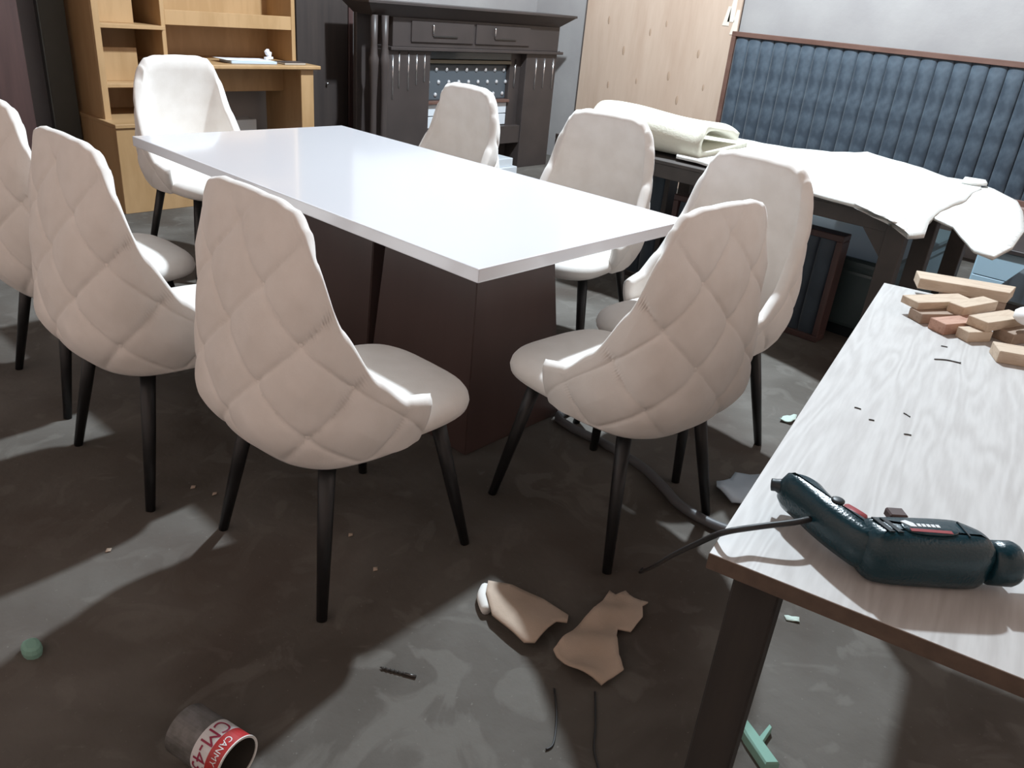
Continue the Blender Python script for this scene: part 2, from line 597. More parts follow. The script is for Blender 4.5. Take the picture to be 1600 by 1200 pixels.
def shell_mesh():
    NU, NV, NR, NI = 200, 96, 6, 14
    TH2 = 0.021
    vs, fs = [], []
    cols = []
    for i in range(NU + 1):
        s = -1 + 2 * i / NU
        u = s * HALF
        zt = ztop(u)
        endk = 1.0
        if abs(s) > 0.945:
            q = (abs(s) - 0.945) / 0.055
            endk = math.sqrt(max(0.0, 1 - q * q)) * 0.97 + 0.03
        th = TH2 * endk
        fade = min(1.0, max(0.0, (1 - abs(s)) / 0.06))
        col = []
        zr = zt - TH2
        for j in range(NV + 1):                               # outer face, bottom to top
            v = j / NV
            z = ZB + (zr - ZB) * v
            n = nrm(u, z)
            edge = min(1.0, v / 0.05) * fade * (0.12 + 0.88 * min(1.0, max(0.0, zt - z - 0.015) / 0.085))
            off = th + tuft(u, z) * edge * endk
            col.append(mid(u, z) + n * off)
        n = nrm(u, zr); m0 = mid(u, zr)
        for j in range(1, NR):                                # rolled top edge
            a = math.pi * j / NR
            pl = tuft(u, zr + th * math.sin(a)) * 0.2 * fade * math.sin(a)
            col.append(m0 + n * (th * math.cos(a)) + Vector((0, 0, TH2 * math.sin(a) + pl)))
        for j in range(NI + 1):                               # smooth inner face, top to bottom
            v = 1 - j / NI
            z = ZB + 0.02 + (zr - ZB - 0.02) * v
            n = nrm(u, z)
            col.append(mid(u, z) - n * th)
        cols.append(len(vs))
        vs.extend(col)
    m = len(vs) // (NU + 1)
    for i in range(NU):
        a, b = cols[i], cols[i + 1]
        for j in range(m):
            k = (j + 1) % m
            fs.append((a + j, b + j, b + k, a + k))
    fs.append(tuple(range(cols[0], cols[0] + m)))
    fs.append(tuple(range(cols[-1] + m - 1, cols[-1] - 1, -1)))
    return vs, fs

def superellipse(cx, a_front, a_back, b, n=40, e=2.6):
    pts = []
    for k in range(n):
        t_ = 2 * math.pi * k / n
        c, s = math.cos(t_), math.sin(t_)
        a_ = a_front if c > 0 else a_back
        pts.append((cx + math.copysign(abs(c) ** (2 / e), c) * a_, math.copysign(abs(s) ** (2 / e), s) * b))
    return pts

def make_chair():
    root = thing('dining_chair', 'chair', 'chair')
    vs, fs = shell_mesh()
    sh = from_data('backrest', vs, fs, M['velvet'], root, smooth=True)
    # fabric covered buttons where the diamond folds cross
    bmb = bmesh.new()
    bmesh.ops.create_uvsphere(bmb, u_segments=8, v_segments=5, radius=0.0095)
    bmesh.ops.scale(bmb, vec=(1, 1, 0.5), verts=bmb.verts[:])
    bme = bpy.data.meshes.new('button')
    bmb.to_mesh(bme); bmb.free()
    bme.materials.append(M['velvet'])
    bme.polygons.foreach_set('use_smooth', [True] * len(bme.polygons))
    for i in range(-9, 10):
        for j in range(-9, 10):
            u = PU * (i + j)
            z = Z00 + PZ * (i - j)
            if abs(u) > HALF * 0.86 or z < ZB + 0.05 or z > ztop(u) - 0.07:
                continue
            n = nrm(u, z)
            p = mid(u, z) + n * (0.021 + tuft(u, z) + 0.0015)
            o = bpy.data.objects.new('button', bme)
            COL.objects.link(o)
            o.parent = sh
            o.location = p
            o.rotation_euler = n.to_track_quat('Z', 'Y').to_euler()
    seat = superellipse(0.02, 0.282, 0.26, 0.238, 52, 3.5)
    seat = [(x, y * (1.0 - 0.08 * max(0, -x) / 0.25)) for x, y in seat]
    pillow('seat', seat, [(0.397, 0.04), (0.401, 0.016), (0.409, 0.004), (0.424, 0.0), (0.440, 0.004), (0.453, 0.014),
                          (0.463, 0.034), (0.470, 0.07), (0.474, 0.12)], M['velvet'], root)
    pan = [mid(HALF * k / 20, 0.43).xy[:] for k in range(-20, 21)]
    pillow('seat_base', pan, [(0.396, 0.03), (0.400, 0.012), (0.412, 0.004), (0.445, 0.002)], M['velvet'], root)
    for sx in (-1, 1):
        for sy in (-1, 1):
            a = Vector((sx * 0.165, sy * 0.165, 0.40))
            b = Vector((sx * 0.235, sy * 0.235, 0.0))
            tube('leg', [a, a.lerp(b, 0.5), b], [0.021, 0.0178, 0.013], M['black_leg'], root, 12)
    return root

proto = make_chair()
CH = [
    (-0.302, 0.147, -0.8, 'cream tufted dining chair at the long side corner, its back toward the red can', 'chairs with their backs to the open floor'),
    (-0.411, 0.827, 1.2, 'cream tufted dining chair in the middle of the row backing onto open floor', 'chairs with their backs to the open floor'),
    (-0.371, 1.475, -1.2, 'cream tufted dining chair of the open floor row, the one closest to the honey desk', 'chairs with their backs to the open floor'),
    (0.385, -0.217, 86.0, 'cream tufted dining chair at the table end beside the drill bench', 'chairs at the table ends'),
    (0.578, 2.45, -87.5, 'white dining chair at the table end in front of the honey wooden desk', 'chairs at the table ends'),
    (1.24, 1.58, 176.0, 'white dining chair across the table, the one before the crystal buttoned headboard', 'chairs along the foam sheet side'),
    (1.255, 0.688, 190.0, 'white dining chair in the middle of the row near the folded foam', 'chairs along the foam sheet side'),
    (0.945, -0.10, 173.0, 'white dining chair half hidden behind the end chair, next to the blue padded panel', 'chairs along the foam sheet side'),
]
for i, (x, y, a, lab, grp) in enumerate(CH):
    c = proto if i == 0 else copy_tree(proto)
    c.location = (x, y, 0)
    c.rotation_euler = (0, 0, math.radians(a))
    tag(c, lab, 'chair', grp)

# ------------------------------------------------------------------ drill bench
BZ = 0.78
bench = thing('work_bench', 'pale woodgrain work table with brown board edge, carrying drill and wood offcuts', 'table', (-0.60, -1.01, 0), math.radians(11.8))
BL, BW = 1.46, 0.85
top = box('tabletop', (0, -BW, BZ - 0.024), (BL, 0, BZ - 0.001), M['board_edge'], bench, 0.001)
box('laminate', (0.0008, -BW + 0.0008, BZ - 0.003), (BL - 0.0008, -0.0008, BZ), M['ash_top'], top)
for lx in (0.075, BL - 0.08):
    for ly in (-0.06, -BW + 0.06):
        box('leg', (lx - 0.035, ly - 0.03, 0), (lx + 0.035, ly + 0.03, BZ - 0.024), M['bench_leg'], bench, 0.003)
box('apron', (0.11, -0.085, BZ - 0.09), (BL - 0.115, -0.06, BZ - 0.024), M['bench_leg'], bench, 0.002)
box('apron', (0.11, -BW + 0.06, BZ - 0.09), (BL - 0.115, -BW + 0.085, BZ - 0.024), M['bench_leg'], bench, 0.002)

# ------------------------------------------------------------------ power drill (lying on its side)
dr = thing('power_drill', 'dark teal power drill lying on its side on the pale work bench', 'drill', (-0.486, -1.164, BZ), math.atan2(-0.72, 0.69))
dr.scale = (0.94, 0.94, 0.96)
body = round_poly([(-0.006, -0.030), (0.07, -0.032), (0.15, -0.030), (0.152, 0.012), (0.128, 0.036), (0.111, 0.046), (0.05, 0.044), (-0.004, 0.040), (-0.022, 0.03), (-0.02, -0.01)], 2)
db = pillow('motor_body', body, [(0.0, 0.02), (0.006, 0.006), (0.02, 0.0), (0.05, 0.0), (0.064, 0.005), (0.072, 0.014), (0.075, 0.026)], M['drill_teal'], dr)
handle = round_poly([(0.004, 0.040), (-0.006, 0.054), (-0.019, 0.072), (-0.026, 0.096), (-0.028, 0.121), (-0.044, 0.142), (-0.076, 0.150), (-0.084, 0.130), (-0.071, 0.098), (-0.060, 0.06), (-0.042, 0.02), (-0.022, -0.014), (0.02, -0.012)], 2)
dh = pillow('handle', handle, [(0.008, 0.016), (0.012, 0.007), (0.024, 0.0), (0.048, 0.0), (0.062, 0.007), (0.067, 0.016)], M['drill_teal'], dr)
tube('cord_sleeve', smooth_path([(-0.058, 0.125, 0.038), (-0.078, 0.142, 0.038), (-0.088, 0.148, 0.036)], 3), [0.011] * 4 + [0.009] * 3, M['drill_dark'], dr, 10)
g = lathe('gear_collar', [(0.018, 0.0), (0.0285, 0.003), (0.0295, 0.03), (0.027, 0.036), (0.016, 0.038)], M['drill_teal'], dr, 24, (0.146, -0.006, 0.036), (0, math.pi / 2, 0))
lathe('chuck', [(0.017, 0.0), (0.019, 0.004), (0.019, 0.03), (0.0215, 0.032), (0.0215, 0.055), (0.015, 0.066), (0.006, 0.069)], M['silver'], dr, 20, (0.182, -0.006, 0.036), (0, math.pi / 2, 0))
for k in (0, 1):
    pillow('vent_slot', [(-0.006 + k * 0.011, 0.020), (0.001 + k * 0.011, 0.020), (0.013 + k * 0.011, -0.010), (0.006 + k * 0.011, -0.010)],
           [(0.0745, 0.0), (0.0758, 0.0), (0.0762, 0.001)], M['drill_dark'], db, smooth=False)
pillow('name_plate', round_poly([(0.026, -0.012), (0.10, -0.012), (0.10, 0.014), (0.026, 0.018)], 2), [(0.0745, 0), (0.0765, 0.0005), (0.077, 0.002)], M['drill_teal'], db)
pillow('emblem', [(0.028, 0.012), (0.036, 0.015), (0.044, 0.010), (0.046, 0.002), (0.038, 0.002)], [(0.0768, 0), (0.0776, 0)], M['print_white'], db, smooth=False)
for k in range(5):
    x = 0.048 + k * 0.0062
    pillow('brand_letter', [(x, 0.003), (x + 0.0046, 0.003), (x + 0.0042, 0.009), (x - 0.0004, 0.009)], [(0.0768, 0), (0.0775, 0)], M['print_white'], db, smooth=False)
pillow('red_stripe', [(0.034, -0.008), (0.088, -0.009), (0.088, -0.003), (0.034, -0.002)], [(0.0768, 0), (0.0774, 0)], M['drill_red'], db, smooth=False)
pillow('trigger', round_poly([(-0.012, 0.040), (0.010, 0.045), (0.002, 0.062), (-0.012, 0.080), (-0.026, 0.06)], 1), [(0.026, 0.002), (0.030, 0), (0.055, 0), (0.059, 0.002)], M['drill_red'], dr)
lathe('lock_button', [(0.009, 0), (0.009, 0.003), (0.006, 0.0045)], M['drill_dark'], dr, 12, (-0.030, 0.066, 0.066))
box('slide_switch', (0.030, 0.036, 0.058), (0.054, 0.056, 0.070), M['drill_brown'], dr, 0.002)
box('gear_seam', (0.1085, -0.010, 0.074), (0.1105, 0.022, 0.0762), M['drill_dark'], db)
_inv = Matrix.Rotation(-math.atan2(-0.72, 0.69), 3, 'Z')
tube('power_cord', smooth_path([_inv @ (Vector(p) - Vector((-0.486, -1.164, BZ))) / 0.945 for p in (
    (-0.475, -1.083, 0.815), (-0.504, -1.069, 0.814), (-0.542, -1.036, 0.806), (-0.573, -1.008, 0.796), (-0.52, -0.952, 0.72),
    (-0.346, -0.84, 0.55), (-0.094, -0.68, 0.3), (0.192, -0.501, 0.03), (0.33, -0.48, 0.006), (0.44, -0.53, 0.006), (0.42, -0.60, 0.006))], 6), 0.0042, M['rubber'], dr, 8)

# ------------------------------------------------------------------ timber offcuts on the bench
def offcut(label, p, q, w, h, z, m, tilt=0.0, taper=0.0):
    """block whose long axis runs from p to q (world xy), bottom at z"""
    p, q = Vector(p), Vector(q)
    c = (p + q) / 2
    l = (q - p).length / 2
    a = math.atan2(q.y - p.y, q.x - p.x)
    bm = bmesh.new()
    v = []
    for zz in (0, h):
        for sx, sy in ((-1, -1), (1, -1), (1, 1), (-1, 1)):
            v.append(bm.verts.new((sx * l - (taper if sx > 0 and sy < 0 else 0), sy * w / 2, zz)))
    for f in ((0, 3, 2, 1), (4, 5, 6, 7), (0, 1, 5, 4), (1, 2, 6, 5), (2, 3, 7, 6), (3, 0, 4, 7)):
        bm.faces.new([v[i] for i in f])
    bmesh.ops.bevel(bm, geom=bm.edges[:], offset=0.0012, segments=1, affect='EDGES')
    o = from_bm('wood_offcut', bm, m, None, (c.x, c.y, z), (0, tilt, a))
    return tag(o, label, 'wood block', 'timber offcuts piled on the bench')

offcut('long pale pine offcut lying across the back of the pile', (0.80, -0.795), (0.90, -1.01), 0.075, 0.027, BZ + 0.026, M['pine'], 0, 0.03)
offcut('short aged timber offcut supporting the long pine piece', (0.80, -0.86), (0.87, -0.99), 0.04, 0.026, BZ, M['pine_dark'])
offcut('pale pine offcut resting on a dark block at the pile corner', (0.60, -0.845), (0.75, -0.93), 0.055, 0.018, BZ + 0.024, M['pine'])
offcut('dark weathered block underneath the corner pine offcut', (0.58, -0.87), (0.68, -0.94), 0.045, 0.024, BZ, M['pine_dark'])
offcut('slim pine offcut leaning in the middle of the pile', (0.645, -0.935), (0.78, -0.975), 0.04, 0.024, BZ + 0.022, M['pine'])
offcut('reddish timber block at the front of the pile', (0.545, -0.93), (0.66, -0.985), 0.045, 0.026, BZ, M['pine_red'])
offcut('small cube of pine beside the reddish block', (0.545, -0.985), (0.60, -1.02), 0.036, 0.024, BZ, M['pine'])
offcut('pine block bridging the small cube and the cloth', (0.58, -1.0), (0.72, -1.05), 0.05, 0.022, BZ + 0.024, M['pine'])
offcut('brown timber block underneath the white glove', (0.62, -1.05), (0.74, -1.10), 0.05, 0.026, BZ, M['pine_dark'])
offcut('broad pine offcut lying in front of the white glove', (0.49, -1.065), (0.57, -1.22), 0.06, 0.026, BZ, M['pine'])

# white work glove on the pile
gl = thing('work_glove', 'white cotton work glove dropped on the timber offcuts', 'glove', (0.66, -1.10, BZ + 0.048), math.radians(-60))
palm = round_poly([(-0.05, -0.035), (0.03, -0.042), (0.045, 0.0), (0.03, 0.042), (-0.05, 0.035)], 2)
pillow('palm', palm, [(0, 0.008), (0.006, 0), (0.02, 0.0), (0.028, 0.008), (0.03, 0.018)], M['glove'], gl)
for k, yy in enumerate((-0.03, -0.010, 0.010, 0.03)):
    tube('finger', smooth_path([(0.02, yy, 0.014), (0.06, yy * 1.15, 0.02), (0.085 - abs(k - 1.5) * 0.006, yy * 1.2, 0.008)], 4),
         [0.011] * 7 + [0.0095, 0.006], M['glove'], gl, 8)
tube('thumb', smooth_path([(-0.02, -0.03, 0.014), (0.01, -0.058, 0.018), (0.03, -0.066, 0.01)], 4), [0.012] * 7 + [0.010, 0.006], M['glove'], gl, 8)

# nails and staples on the bench
def nail(name, label, p, q, bend=0.0, r=0.0011):
    p, q = Vector((*p, BZ + r)), Vector((*q, BZ + r))
    m_ = (p + q) / 2 + Vector((-(q - p).y, (q - p).x, 0)) * bend
    o = thing(name, label, 'nail' if name == 'nail' else 'staple', tuple(p))
    tube('shank', smooth_path([(0, 0, 0), m_ - p, q - p], 4), r, M['steel'], o, 6)
    if name == 'nail':
        d = (q - m_).normalized()
        tube('head', [q - p, q - p + d * 0.0015], 0.0024, M['steel'], o, 8)
nail('nail', 'bent steel nail lying on the pale bench top near the offcuts', (0.358, -0.986), (0.385, -1.029), 0.12, 0.0013)
nail('staple', 'short staple beside the bent nail on the bench', (0.456, -0.970), (0.461, -0.982), 0.05)
for p, q in (((-0.021, -0.966), (-0.019, -0.977)), ((-0.048, -1.002), (-0.044, -1.01)), ((0.032, -1.034), (0.026, -1.047)), ((-0.052, -1.063), (-0.046, -1.073))):
    nail('staple', None, p, q, 0.06)
for o in [o for o in COL.objects if o.name.startswith('staple') and 'label' not in o]:
    tag(o, 'tiny loose staple on the bare middle of the bench top', 'staple', 'loose staples on the bench')

# ------------------------------------------------------------------ floor clutter
def rag_z(seed, amp):
    return lambda x, y: 0.002 + amp * max(0.0, 0.5 + nz(x, y, 9, seed)) + amp * 0.5 * max(0, nz(x, y, 22, seed + 4))
r1 = thing('fabric_scrap', 'folded tan fabric scrap with a white curled end on the floor', 'fabric', (-0.17, -0.39, 0))
P1 = [(-0.164, -0.272), (-0.12, -0.317), (-0.09, -0.401), (-0.086, -0.479), (-0.118, -0.499), (-0.138, -0.481), (-0.232, -0.494), (-0.248, -0.474), (-0.24, -0.361), (-0.200, -0.300)]
sheet('cloth', [(x + 0.17, y + 0.39) for x, y in P1],
      lambda x, y: 0.004 + 0.035 * max(0.0, 1 - ((x + 0.02) / 0.11) ** 2) * (0.7 + 0.3 * nz(x, y, 12, 3)), 0.006, M['scrap'], 0.02, r1)
tube('curled_end', smooth_path([(-0.062, 0.055, 0.014), (-0.035, 0.095, 0.016), (0.002, 0.122, 0.013)], 4), [0.012, 0.014, 0.015, 0.0155, 0.0155, 0.015, 0.014, 0.013, 0.011], M['scrap_white'], r1, 10)
r2 = thing('fabric_scrap', 'irregular crumpled tan fabric scrap with a torn notch on the floor', 'fabric', (-0.07, -0.58, 0))
P2 = [(0.069, -0.491), (0.069, -0.511), (0.095, -0.523), (0.091, -0.553), (0.103, -0.589), (0.079, -0.587), (0.044, -0.612), (-0.016, -0.619), (-0.034, -0.593), (-0.065, -0.61), (-0.111, -0.651), (-0.135, -0.683), (-0.203, -0.672), (-0.208, -0.648), (-0.223, -0.604), (-0.217, -0.551), (-0.208, -0.532), (-0.104, -0.517), (-0.022, -0.514)]
sheet('cloth', [(x + 0.07, y + 0.58) for x, y in P2], lambda x, y: 0.003 + 0.02 * max(0.0, 0.45 + nz(x, y, 13, 8)) + 0.008 * max(0, nz(x, y, 30, 2)), 0.005, M['scrap'], 0.018, r2)

# adhesive can lying on its side
A_, B_ = Vector((-0.937, -0.205, 0.0508)), Vector((-0.905, -0.340, 0.0508))
can = thing('adhesive_can', 'open red and white tin can lying on its side on the floor', 'can', (A_.x, A_.y, A_.z))
dirn = (B_ - A_); CL = dirn.length
can.rotation_euler = dirn.to_track_quat('Z', 'Y').to_euler()
CR = 0.049
def ring_part(name, z0, z1, r, m, inner=None, n=40):
    bm = bmesh.new()
    R_ = [(r, z0), (r, z1)] + ([(inner, z1), (inner, z0)] if inner else [])
    rings = [[bm.verts.new((a * math.cos(2 * math.pi * k / n), a * math.sin(2 * math.pi * k / n), z)) for k in range(n)] for a, z in R_]
    for i in range(len(rings) if inner else 1):
        a, b = rings[i], rings[(i + 1) % len(rings)]
        for k in range(n):
            bm.faces.new([a[k], a[(k + 1) % n], b[(k + 1) % n], b[k]])
    if not inner:
        bm.faces.new(rings[0][::-1]); bm.faces.new(rings[1])
    return from_bm(name, bm, m, can, smooth=False)
ring_part('body', 0.0, CL * 0.50, CR, M['can_grey'], CR - 0.002)
ring_part('bottom', 0.003, 0.006, CR - 0.001, M['can_grey'])
wb = ring_part('white_band', CL * 0.50, CL * 0.76, CR + 0.0003, M['can_white'], CR - 0.002)
rb = ring_part('red_band', CL * 0.76, CL * 0.995, CR + 0.0003, M['can_red'], CR - 0.002)
ring_part('rim', CL * 0.985, CL, CR + 0.0016, M['scrap_white'], CR - 0.003)
ring_part('lining', 0.008, CL * 0.98, CR - 0.0021, M['can_in'], CR - 0.003)
ring_part('glue_residue', 0.007, 0.02, CR - 0.0035, M['can_in'])

def wrap_text(txt, size, ang, z, m, parent, spread=1.0):
    cu = bpy.data.curves.new('lettering', 'FONT')
    cu.body = txt
    cu.size = size
    cu.align_x = 'CENTER'
    cu.offset = 0.0
    tmp = bpy.data.objects.new('tmp', cu)
    COL.objects.link(tmp)
    bpy.context.view_layer.update()
    me = bpy.data.meshes.new_from_object(tmp.evaluated_get(bpy.context.evaluated_depsgraph_get()))
    bpy.data.objects.remove(tmp)
    bm = bmesh.new(); bm.from_mesh(me); bpy.data.meshes.remove(me)
    bmesh.ops.triangulate(bm, faces=bm.faces[:])
    for _ in range(3):
        bmesh.ops.subdivide_edges(bm, edges=[e for e in bm.edges if e.calc_length() > 0.006], cuts=1)
        bmesh.ops.triangulate(bm, faces=bm.faces[:])
    R_ = CR + 0.0011
    for v in bm.verts:
        a = ang + v.co.x * spread / R_
        v.co = (R_ * math.cos(a), R_ * math.sin(a), z + v.co.y)
    return from_bm('lettering', bm, m, parent, recalc=False)

# ------------------------------------------------------------------ small litter
mint = thing('foam_offcut', 'mint green wedge shaped foam strip with a side stub on the floor', 'foam', (-0.08, -0.98, 0))
G = [(-0.063, -0.929), (-0.053, -0.951), (-0.070, -0.985), (-0.108, -1.056), (-0.131, -1.036), (-0.095, -0.972)]
pillow('strip', [(x + 0.08, y + 0.98) for x, y in G], [(0.0, 0.0), (0.022, 0.0), (0.026, 0.004)], M['mint'], mint, smooth=False)
pillow('stub', [(0.008, -0.012), (0.057, -0.012), (0.053, -0.021), (0.0, -0.024)], [(0.0, 0.0), (0.015, 0.0), (0.018, 0.002)], M['mint'], mint, smooth=False)
o = pillow('foam_offcut', round_poly([(-0.02, -0.012), (0.0, -0.03), (0.02, -0.02), (0.024, 0.012), (0.01, 0.026), (-0.014, 0.022)], 1),
           [(0, 0.002), (0.012, 0.0), (0.022, 0.003), (0.026, 0.01)], M['mint'], None, (-1.066, 0.243, 0), smooth=False)
tag(o, 'small mint green foam lump alone on the dark floor', 'foam')
o = sheet('paper_scrap', [(1.387, -0.329), (1.43, -0.325), (1.482, -0.356), (1.44, -0.372), (1.397, -0.369)], lambda x, y: 0.002 + 0.02 * abs(nz(x, y, 25, 2)), 0.004, M['mint_pale'], 0.02)
tag(o, 'pale green crumpled scrap on the floor by the bench edge', 'scrap')
o = sheet('paper_scrap', [(0.337, -0.862), (0.35, -0.85), (0.373, -0.881), (0.355, -0.89)], lambda x, y: 0.001 + 0.006 * abs(nz(x, y, 40, 5)), 0.002, M['mint_pale'], 0.012)
tag(o, 'tiny pale green flake on the floor beneath the bench', 'scrap')
o = sheet('foam_sheet', [(0.72, -0.43), (0.78, -0.40), (0.84, -0.42), (0.89, -0.41), (0.96, -0.52), (0.93, -0.60), (0.80, -0.58), (0.70, -0.50)],
          lambda x, y: 0.002 + 0.03 * max(0, 0.3 + nz(x, y, 9, 12)), 0.006, M['plastic_blue'], 0.03)
tag(o, 'bluish white plastic sheet crumpled on the floor beside the end chair', 'plastic sheet')
bit = thing('drill_bit', 'loose spiral drill bit lying on the concrete floor', 'drill bit', (-0.534, -0.296, 0.004))
bmd = bmesh.new()
d_ = Vector((0.042, -0.076, 0)).normalized(); s_ = Vector((-d_.y, d_.x, 0)); rings = []
for k in range(37):
    tt = k / 36 * 0.062; aa = k / 36 * 6 * math.pi
    ring = []
    for e_ in range(6):
        b_ = 2 * math.pi * e_ / 6
        rr = (0.0038 if e_ % 3 == 0 else 0.0024) * (1 if k > 3 else k / 4 + 0.05)
        ring.append(bmd.verts.new(d_ * tt + s_ * rr * math.cos(b_ + aa) + Vector((0, 0, rr * math.sin(b_ + aa)))))
    rings.append(ring)
for a, b in zip(rings, rings[1:]):
    for k in range(6):
        bmd.faces.new([a[k], a[(k + 1) % 6], b[(k + 1) % 6], b[k]])
bmd.faces.new(rings[0]); bmd.faces.new(rings[-1])
from_bm('flutes', bmd, M['steel'], bit)
tube('shank', [d_ * 0.061, d_ * 0.087], 0.0034, M['steel'], bit, 10)
o = tube('wire', smooth_path([(-0.286, -0.603, 0.003), (-0.34, -0.655, 0.003), (-0.398, -0.696, 0.003), (-0.422, -0.696, 0.003)], 5), 0.0022, M['rubber'])
tag(o, 'thin dark wire with a hooked end on the lit concrete', 'wire')
o = tube('wire', smooth_path([(-0.225, -0.671, 0.003), (-0.30, -0.73, 0.003), (-0.349, -0.764, 0.003), (-0.385, -0.805, 0.003), (-0.42, -0.82, 0.003)], 5), 0.0022, M['rubber'])
tag(o, 'thin dark wire starting at the torn fabric scrap', 'wire')
o = tube('air_hose', smooth_path([(0.95, 0.232, 0.017), (0.82, 0.226, 0.017), (0.70, 0.214, 0.017), (0.672, 0.14, 0.017), (0.670, 0.07, 0.017), (0.674, 0.0, 0.017), (0.665, -0.10, 0.017), (0.648, -0.20, 0.017), (0.60, -0.31, 0.017), (0.555, -0.40, 0.017), (0.545, -0.52, 0.017), (0.585, -0.64, 0.017), (0.66, -0.72, 0.017)], 5), 0.016, M['cable_grey'])
tag(o, 'grey hose snaking across the floor under the end chair', 'hose')
for i, (x, y) in enumerate(((-0.80, 0.485), (-0.50, 0.62), (-0.47, 0.55), (-0.33, -0.02), (-0.29, 0.14))):
    o = sheet('litter_chip', [(x - 0.009, y - 0.004), (x + 0.003, y - 0.008), (x + 0.010, y + 0.001), (x, y + 0.007)], lambda a, b: 0.001 + 0.004 * abs(nz(a, b, 60, 1)), 0.002, M['scrap'], 0.012)
    tag(o, 'tiny pale chip of litter on the floor among the chair legs', 'litter', 'pale chips on the floor')

# ------------------------------------------------------------------ foam covered table on the far side
ft = thing('side_table', 'dark framed work table with gusseted legs underneath the white foam sheets', 'table', (2.6, 0.3, 0))
fx0, fx1, fy0, fy1, FZ = 2.05 - 2.6, 3.15 - 2.6, -0.40 - 0.3, 1.30 - 0.3, 0.735
box('tabletop', (fx0, fy0, FZ - 0.02), (fx1, fy1, FZ), M['steel_frame'], ft, 0.003)
box('apron', (fx0 + 0.01, fy0 + 0.08, FZ - 0.085), (fx0 + 0.04, fy1 - 0.08, FZ - 0.02), M['steel_frame'], ft, 0.002)
box('apron', (fx1 - 0.04, fy0 + 0.08, FZ - 0.085), (fx1 - 0.01, fy1 - 0.08, FZ - 0.02), M['steel_frame'], ft, 0.002)
for lx in (fx0 + 0.005, fx0 + 0.42, fx1 - 0.065):
    for ly in (fy0 + 0.01, fy1 - 0.09):
        if lx == fx0 + 0.42 and ly > 0:
            continue
        box('leg', (lx, ly, 0), (lx + 0.06, ly + 0.08, FZ - 0.02), M['steel_frame'], ft, 0.003)
for ly, s in ((fy0 + 0.09, 1), (fy1 - 0.09, -1)):
    bm = bmesh.new()
    pr = [(0, -0.08), (0.10, -0.08), (0, -0.19)]
    a = [bm.verts.new((fx0 + 0.012, ly + s * p, FZ + q)) for p, q in pr]
    b = [bm.verts.new((fx0 + 0.042, ly + s * p, FZ + q)) for p, q in pr]
    bm.faces.new(a); bm.faces.new(b[::-1])
    for k in range(3):
        bm.faces.new([a[k], a[(k + 1) % 3], b[(k + 1) % 3], b[k]])
    from_bm('gusset', bm, M['steel_frame'], ft)

F1 = [(2.60, 1.02), (2.82, 1.10), (3.06, 1.118), (3.09, 0.85), (3.10, 0.583), (3.16, 0.42), (3.22, 0.315), (3.28, 0.27), (3.25, 0.151), (3.21, -0.052), (3.15, -0.20), (3.12, -0.36), (3.0, -0.40), (2.827, -0.406),
      (2.6, -0.44), (2.41, -0.441), (2.2, -0.45), (2.016, -0.471), (1.86, -0.51), (1.79, -0.475), (1.95, -0.399), (1.985, -0.322), (1.94, -0.195), (1.97, -0.039), (2.015, 0.101), (2.06, 0.32), (2.09, 0.517), (2.10, 0.75)]
def fz(x, y):
    z = FZ + 0.006 + 0.012 * max(0, nz(x, y, 3, 5) + 0.35) + 0.004 * nz(x, y, 11, 9)
    if y < -0.40: z -= 0.02 * min(1, (-0.40 - y) / 0.1) * (1 if x < 2.1 else 0.3)
    if x < 2.03: z -= 0.10 * (2.03 - x)
    if x > 3.15: z += 0.05 * min(1, (x - 3.15) / 0.2)
    return z
o = sheet('foam_sheet', F1, fz, 0.016, M['foam'], 0.06)
tag(o, 'large white foam sheet spread over the dark work table', 'foam sheet')
F2 = [(2.136, -0.38), (2.5, -0.36), (2.963, -0.36), (3.14, -0.385), (3.0, -0.561), (2.8, -0.633), (2.417, -0.729), (2.05, -0.77), (1.80, -0.765), (1.80, -0.70), (2.047, -0.552)]
o = sheet('foam_sheet', F2, lambda x, y: FZ + 0.004 - 0.12 * max(0, -0.42 - y) + 0.004 * nz(x, y, 8, 3), 0.013, M['foam'], 0.06)
o.location.z = 0.001
tag(o, 'smaller white foam piece overhanging the end of the foam covered table', 'foam sheet')
# torn foam bits at the corners of the big sheet
o = sheet('foam_scrap', [(3.02, -0.30), (3.14, -0.28), (3.16, -0.37), (3.08, -0.40), (3.04, -0.37)], lambda x, y: FZ + 0.026 + 0.05 * max(0, x - 3.02), 0.012, M['foam'], 0.04)
tag(o, 'torn foam scrap by the wall side edge of the big sheet', 'foam')
# folded foam: a sheet rolled back on itself
bm = bmesh.new()
prof = []
for k in range(9):
    prof.append((0.62 - k * 0.075, 0.022))
for k in range(1, 12):
    a = math.pi * k / 12
    prof.append((0.02 - 0.085 * math.sin(a), 0.022 + 0.072 * (1 - math.cos(a))))
for k in range(8):
    prof.append((0.02 + k * 0.06, 0.166 - 0.0016 * k * k))
nrm2 = []
for i in range(len(prof)):
    p0 = Vector(prof[max(i - 1, 0)]); p1 = Vector(prof[min(i + 1, len(prof) - 1)])
    d = (p1 - p0).normalized()
    nrm2.append(Vector((-d.y, d.x)))
W = 16
grid = []
for w in range(W + 1):
    yy = -0.30 + 0.6 * w / W
    row = []
    for side in (1, -1):
        for i in (range(len(prof)) if side == 1 else range(len(prof) - 1, -1, -1)):
            p = Vector(prof[i]) + nrm2[i] * 0.021 * side
            sq = 1 + 0.10 * math.sin(yy * 7) * (i / len(prof))
            row.append(bm.verts.new((p.x + 0.02 * math.sin(yy * 9 + i * 0.2), yy, max(0.0, p.y * sq))))
    grid.append(row)
m = len(grid[0])
